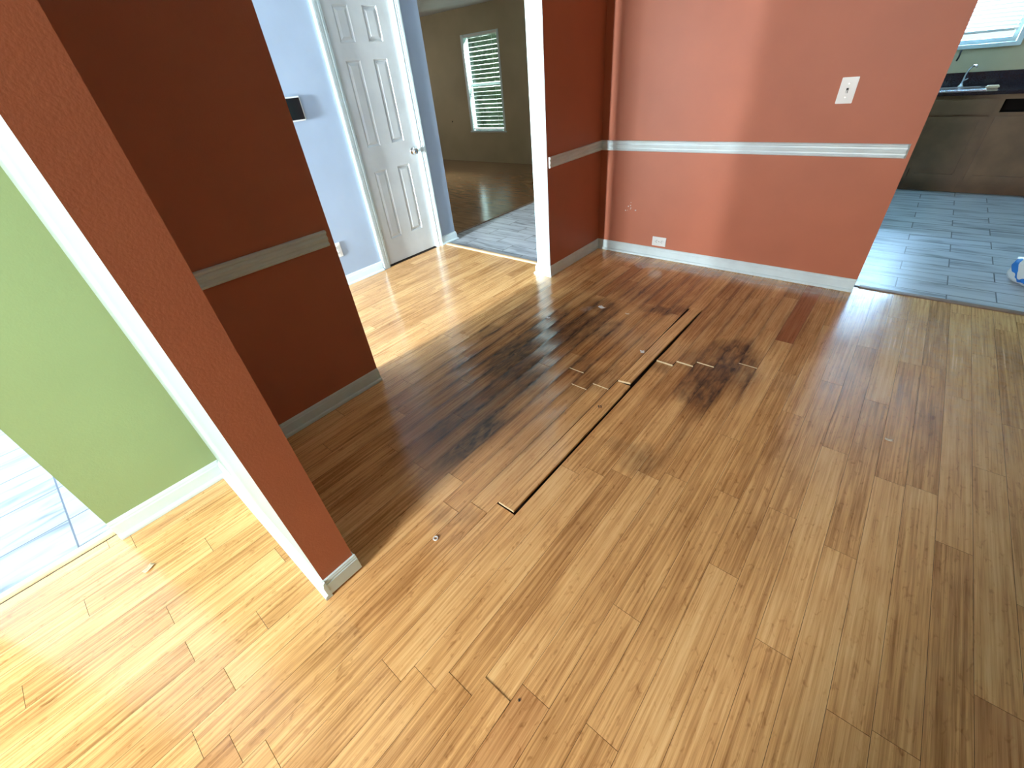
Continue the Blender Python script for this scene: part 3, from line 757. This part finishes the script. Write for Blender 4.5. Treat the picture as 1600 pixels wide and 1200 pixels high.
def cabinet(x0, x1, missing, label, ndoor=1):
    t = empty('base_cabinet', ((x0+x1)/2, YC+0.3, 0))
    ox, oy = (x0+x1)/2, YC+0.3
    def ob(name, bm, mat, par=t):
        o = build(name, bm, mat, par)
        for v in o.data.vertices: v.co.x -= ox; v.co.y -= oy
        return o
    bm = bmesh.new()
    b = 0.018
    box(bm, (x0, YC, 0.10), (x0+b, YK-0.01, 0.905)); box(bm, (x1-b, YC, 0.10), (x1, YK-0.01, 0.905)); box(bm, (x0+b, YC, 0.10), (x1-b, YK-0.01, 0.12)); box(bm, (x0+b, YK-0.03, 0.12), (x1-b, YK-0.01, 0.905))
    # face frame
    box(bm, (x0, YC-0.02, 0.10), (x0+0.035, YC, 0.905)); box(bm, (x1-0.035, YC-0.02, 0.10), (x1, YC, 0.905))
    for z0, z1 in ((0.10, 0.145), (0.715, 0.755), (0.865, 0.905)):
        box(bm, (x0+0.035, YC-0.02, z0), (x1-0.035, YC, z1))
    box(bm, (x0, YC+0.05, 0.0), (x1, YC+0.065, 0.10))
    ob('body', bm, M['cab'])
    if missing:
        bm = bmesh.new(); box(bm, (x0+0.036, YC+0.28, 0.74), (x1-0.036, YC+0.30, 0.88)); ob('drawer_gap', bm, M['cabdark'])
        bm = bmesh.new(); box(bm, (x0+0.018, YC+0.001, 0.715), (x1-0.018, YC+0.29, 0.745)); ob('drawer_shelf', bm, M['cabdark'])
    else:
        bm = bmesh.new(); box(bm, (x0+0.022, YC-0.038, 0.745), (x1-0.022, YC-0.02, 0.875), bevel=0.003); ob('drawer', bm, M['cab'])
    w = (x1 - x0 - 0.044) / ndoor
    for i in range(ndoor):
        bm = bmesh.new(); shaker(bm, x0+0.022+i*w+0.002, x0+0.022+(i+1)*w-0.002, 0.135, 0.725, YC-0.02); ob('cabinet_door', bm, M['cab'])
    return tag(t, label, 'cabinet', 'kitchen base cabinets')


cabinet(-0.42, 0.49, False, 'brown kitchen base cabinet under the sink next to the terracotta wall edge', 2)
cabinet(0.49, 1.25, True, 'brown kitchen base cabinet with an empty dark drawer opening', 1)
cabinet(-0.98, -0.42, False, 'brown kitchen base cabinet at the left end of the run', 1)
cabinet(1.25, 2.1, False, 'brown kitchen base cabinet at the far right of the run', 2)
bm = bmesh.new(); box(bm, (-0.985, YC-0.045, 0.907), (2.1, YK-0.003, 0.937), bevel=0.004)
box(bm, (-0.985, YK-0.025, 0.937), (2.1, YK-0.003, 1.062), bevel=0.002)
o = build('countertop', bm, M['granite']); tag(o, 'polished black stone countertop with a low backsplash under the kitchen window', 'countertop')
t = empty('kitchen_sink', (0.0, 7.13, 0.937))
bm = bmesh.new()
for a, b in (((-0.36, -0.22, 0.0005), (0.36, -0.18, 0.006)), ((-0.36, 0.18, 0.0005), (0.36, 0.24, 0.006)), ((-0.36, -0.18, 0.0005), (-0.32, 0.18, 0.006)), ((0.32, -0.18, 0.0005), (0.36, 0.18, 0.006)), ((-0.32, -0.18, 0.0005), (0.32, 0.18, 0.0015))):
    box(bm, a, b)
build('rim', bm, M['steel'], t)
tag(t, 'stainless steel sink set in the black kitchen countertop', 'sink')


def tube(bm, pts, r, seg=10, mi=0):
    pts = [Vector(p) for p in pts]; rings = []
    for i, p in enumerate(pts):
        d = (pts[min(i+1, len(pts)-1)] - pts[max(i-1, 0)]).normalized()
        q = Vector((0, 0, 1)).rotation_difference(d).to_matrix()
        rings.append([bm.verts.new(p + q @ Vector((r*math.cos(2*PI*k/seg), r*math.sin(2*PI*k/seg), 0))) for k in range(seg)])
    for a, b in zip(rings, rings[1:]):
        for k in range(seg):
            f = bm.faces.new([a[k], a[(k+1) % seg], b[(k+1) % seg], b[k]]); f.smooth = True; f.material_index = mi
    bm.faces.new(list(reversed(rings[0]))); bm.faces.new(rings[-1])


t = empty('kitchen_faucet', (0.16, 7.36, 0.943))
bm = bmesh.new(); lathe(bm, [(0.026, 0), (0.026, 0.008), (0.015, 0.014), (0.013, 0.03)], (0, 0, 0), (0, 0, 1)); build('base', bm, M['steel'], t)
bm = bmesh.new(); tube(bm, [(0, 0, 0.02), (0.0, 0, 0.10), (0.008, -0.01, 0.15), (0.025, -0.03, 0.18), (0.05, -0.06, 0.185), (0.06, -0.075, 0.17)], 0.010); build('spout', bm, M['steel'], t)
bm = bmesh.new(); tube(bm, [(0.0, 0, 0.05), (0.035, 0.0, 0.07)], 0.006); build('handle', bm, M['steel'], t)
tag(t, 'thin steel faucet rising behind the kitchen sink', 'faucet')
t = empty('soapdish', (0.40, 7.08, 0.9375))  # small soap dish on the counter
bm = bmesh.new(); box(bm, (-0.05, -0.03, 0), (0.05, 0.03, 0.028), bevel=0.008); o = build('soapdish_body', bm, M['wax'], t)
tag(t, 'small pale sponge lying on the black countertop right of the sink', 'soapdish')
bm = bmesh.new(); tube(bm, [(0.040, YK-0.025, 1.262), (0.041, YK-0.028, 1.20), (0.036, YK-0.02, 1.17)], 0.008); o = build('blind_cord', bm, M['cord'])
tag(o, 'short black cord hanging below the kitchen window sill by the wall edge', 'cord')

# blue and white package on kitchen floor
def package():
    bm = bmesh.new(); tmp = bmesh.new()
    bmesh.ops.create_icosphere(tmp, subdivisions=4, radius=1.0)
    for v in tmp.verts:
        p = v.co.copy()
        # squash to a rounded pillow shape with crumples
        for i in range(3):
            s = 1 if p[i] > 0 else -1
            p[i] = s * abs(p[i])**0.6
        nn = noise.noise(v.co*3.0)*0.10 + noise.noise(v.co*8.0)*0.05
        p *= 1 + nn
        v.co = Vector((p.x*0.16, p.y*0.12, max(-0.085, p.z*0.095)))
        v.co.z += 0.085
    for f in tmp.faces: f.smooth = True
    merge(bm, tmp)
    return bm


def package_mat():
    m, n, l, b = new_mat('printed plastic wrap')
    tc = n.new('ShaderNodeTexCoord'); wv = n.new('ShaderNodeTexNoise'); wv.inputs['Scale'].default_value = 4.5; wv.inputs['Detail'].default_value = 2
    l.new(tc.outputs['Object'], wv.inputs['Vector']); rp = n.new('ShaderNodeValToRGB'); rp.color_ramp.interpolation = 'CONSTANT'
    rp.color_ramp.elements[0].color = (0.03, 0.22, 0.70, 1); rp.color_ramp.elements[1].position = 0.37; rp.color_ramp.elements[1].color = (0.75, 0.82, 0.85, 1)
    l.new(wv.outputs['Fac'], rp.inputs[0]); l.new(rp.outputs[0], b.inputs['Base Color']); b.inputs['Roughness'].default_value = 0.25
    return m


o = build('package', package(), package_mat()); o.location = (0.97, 4.40, -0.002); o.rotation_euler = (0, 0, 0.5)
tag(o, 'blue and white plastic wrapped package on the grey kitchen tile', 'package')

# ------------------------------------------------------------------ loose boards
def loose_board(name, x0, x1, y0, y1, zf, label, seed):
    """zf(u, t): height of the underside, u across 0..1, t along 0..1"""
    bm = bmesh.new()
    pl = bm.loops.layers.float_color.new('plank'); wr = bm.loops.layers.float_color.new('wear')
    n = 40; th = 0.012; us = [0.0, 0.015, 0.25, 0.5, 0.75, 0.985, 1.0]
    top = []; bot = []
    for i in range(n+1):
        t = i/n; y = y0 + (y1-y0)*t
        top.append([bm.verts.new((x0+(x1-x0)*u, y, zf(u, t) + th - (0.0008 if u in (0.0, 1.0) else 0))) for u in us])
        bot.append([bm.verts.new((x0+(x1-x0)*u, y, zf(u, t))) for u in (0.0, 1.0)])
    F = []
    for i in range(n):
        for k in range(6):
            F.append((bm.faces.new([top[i][k], top[i][k+1], top[i+1][k+1], top[i+1][k]]), 0))
        F.append((bm.faces.new([bot[i][0], bot[i+1][0], bot[i+1][1], bot[i][1]]), 0))
        F.append((bm.faces.new([top[i][0], top[i+1][0], bot[i+1][0], bot[i][0]]), 0))
        F.append((bm.faces.new([top[i][-1], bot[i][1], bot[i+1][1], top[i+1][-1]]), 0))
    F.append((bm.faces.new([bot[0][0], bot[0][1]] + list(reversed(top[0]))), 1))
    F.append((bm.faces.new([bot[-1][1], bot[-1][0]] + top[-1]), 1))
    r = random.Random(seed); tone = r.random()*0.4 + 0.35; sd = r.random()
    for f, mi in F:
        f.material_index = mi
        for lp in f.loops:
            x, y = lp.vert.co.x, lp.vert.co.y
            lp[pl] = (tone, sd, 0, 1); lp[wr] = (blob(x, y, BLOBS)*0.5, 0, damp(x, y)*0.6, 1)
    o = build(name, bm, [M['bamboo'], M['rawedge']])
    return tag(o, label, 'floorboard', 'sprung floorboards')


loose_board('floorboard', -0.8690, -0.785, 0.757, 1.800, lambda u, t: -0.004 + (0.011*(1-t)**2 + 0.006*t) + 0.002*u,
            'sprung bamboo floorboard lifted from the floor, the near one with a pale cut end', 11)
loose_board('floorboard', -0.862, -0.786, 1.800, 2.905, lambda u, t: 0.009 + 0.012*max(0, 1-t/0.75)**1.2*(0.5+u*0.5) - 0.018*max(0, (t-0.5)/0.5)**1.3 + 0.004*u*(1-t),
            'sprung bamboo floorboard reaching toward the far wall, its near end resting above the other', 23)

# nail hole in the back room wall, small plaster spots on the terracotta wall
bm = bmesh.new(); cyl(bm, (-7.677, YB - 0.0008, 0.733), (0, 1, 0), 0.016, 0.0012, 14)
hole = structure('wall_hole', bm, [M['void']]); hole.parent = bpy.data.objects['wall_back_room']
rs = random.Random(4)
bm = bmesh.new()
for _ in range(11):
    cyl(bm, (rs.gauss(-1.80, 0.035), YF - 0.0003, rs.gauss(0.42, 0.03)), (0, 1, 0), rs.uniform(0.002, 0.006), 0.0008, 9)
sp = structure('plaster_spots', bm, [M['paper']]); sp.parent = bpy.data.objects['wall_far']

# evergreen hedge outside the back room window
def hedge():
    bm = bmesh.new(); r = random.Random(12)
    for _ in range(5200):
        x = r.uniform(-12.5, -4.5); z = r.uniform(-0.3, 2.9) ; y = 10.6 + r.uniform(-0.12, 0.5) + 0.25*noise.noise((x*1.3, z*1.3, 2))
        a = r.uniform(0, 6.28); t = r.uniform(-1, 1); s_ = r.uniform(0.05, 0.10)
        m = Matrix.Translation((x, y, z)) @ Matrix.Rotation(a, 4, 'Y') @ Matrix.Rotation(t, 4, 'X')
        v = [bm.verts.new(m @ Vector(p)) for p in ((-s_, 0, 0), (0, 0.01, s_*0.5), (s_, 0, 0), (0, -0.01, -s_*0.5))]
        bm.faces.new(v)
    box(bm, (-12.5, 10.75, -0.3), (-4.5, 11.4, 2.8))
    return bm


o = build('hedge', hedge(), paint('hedge leaves', (0.12, 0.17, 0.10), 0.7, 0, var=0.4, vscale=3))
tag(o, 'tall green hedge outside the back room window behind the blind', 'hedge')

# ------------------------------------------------------------------ small debris
def scrap(name, loc, sx, sy, rz, mat, label, cat='scrap', curl=0.3, seed=1):
    bm = bmesh.new(); r = random.Random(seed); n = 5; g = []
    for i in range(n):
        row = []
        for j in range(n):
            u, v = i/(n-1)-0.5, j/(n-1)-0.5
            if i in (0, n-1) or j in (0, n-1): u *= r.uniform(0.8, 1.1); v *= r.uniform(0.8, 1.1)
            row.append(bm.verts.new((u*sx, v*sy, 0.0012 + curl*sx*(u*u*1.6 + v*v*0.5))))
        g.append(row)
    for i in range(n-1):
        for j in range(n-1):
            f = bm.faces.new([g[i][j], g[i+1][j], g[i+1][j+1], g[i][j+1]]); f.smooth = True
    o = build(name, bm, mat); o.location = loc; o.rotation_euler = (0, 0, rz)
    md = o.modifiers.new('thick', 'SOLIDIFY'); md.thickness = 0.0008
    return tag(o, label, cat)


scrap('paper_scrap', (-1.671, 2.238, 0.001), 0.030, 0.022, 0.3, M['paper'], 'tiny white paper scrap on the dark stained boards nearest the hall', seed=2)
scrap('paper_scrap', (-1.419, 2.576, 0.001), 0.052, 0.034, -0.4, M['paper'], 'largest pale paper scrap on the dark stained boards', seed=3)
scrap('paper_scrap', (-1.209, 2.581, 0.001), 0.030, 0.016, 0.2, M['wax'], 'small tan paper scrap right of the large pale one', seed=4)
scrap('wood_chip', (0.355, 2.085, 0.001), 0.030, 0.016, 0.1, M['wax'], 'pale wood chip alone on the right side of the bamboo floor', 'chip', seed=5)
scrap('wood_chip', (-1.826, -0.332, 0.001), 0.022, 0.040, 0.5, M['wax'], 'curled cream flake on the boards in front of the green wall', 'chip', curl=0.6, seed=6)
scrap('plaster_crumb', (-0.883, 2.149, 0.019), 0.026, 0.030, 0.5, M['paper'], 'white crumb on the left edge of the sprung floorboard', 'crumb', curl=0.4, seed=8)
scrap('wood_chip', (-0.835, 1.55, 0.0125), 0.018, 0.020, 0.6, M['slot'], 'dark speck lying on the near sprung floorboard', 'chip', curl=0.2, seed=9)
scrap('wood_chip', (-0.355, 0.262, 0.001), 0.005, 0.008, 0.6, M['slot'], 'tiny dark brown speck on the boards in the foreground', 'chip', curl=0.4, seed=10)
bm = bmesh.new()
prof = []
R1, r1 = 0.0085, 0.0032
vs = [[bm.verts.new(((R1 + r1*math.cos(2*PI*j/8))*math.cos(2*PI*i/24), (R1 + r1*math.cos(2*PI*j/8))*math.sin(2*PI*i/24), 0.0035 + r1*math.sin(2*PI*j/8))) for j in range(8)] for i in range(24)]
for i in range(24):
    for j in range(8):
        f = bm.faces.new([vs[i][j], vs[(i+1) % 24][j], vs[(i+1) % 24][(j+1) % 8], vs[i][(j+1) % 8]]); f.smooth = True
o = build('plastic_washer', bm, M['paper']); o.location = (-0.967, 0.475, 0.0002); tag(o, 'small white plastic ring lying on the bamboo floor near the partition', 'ring')
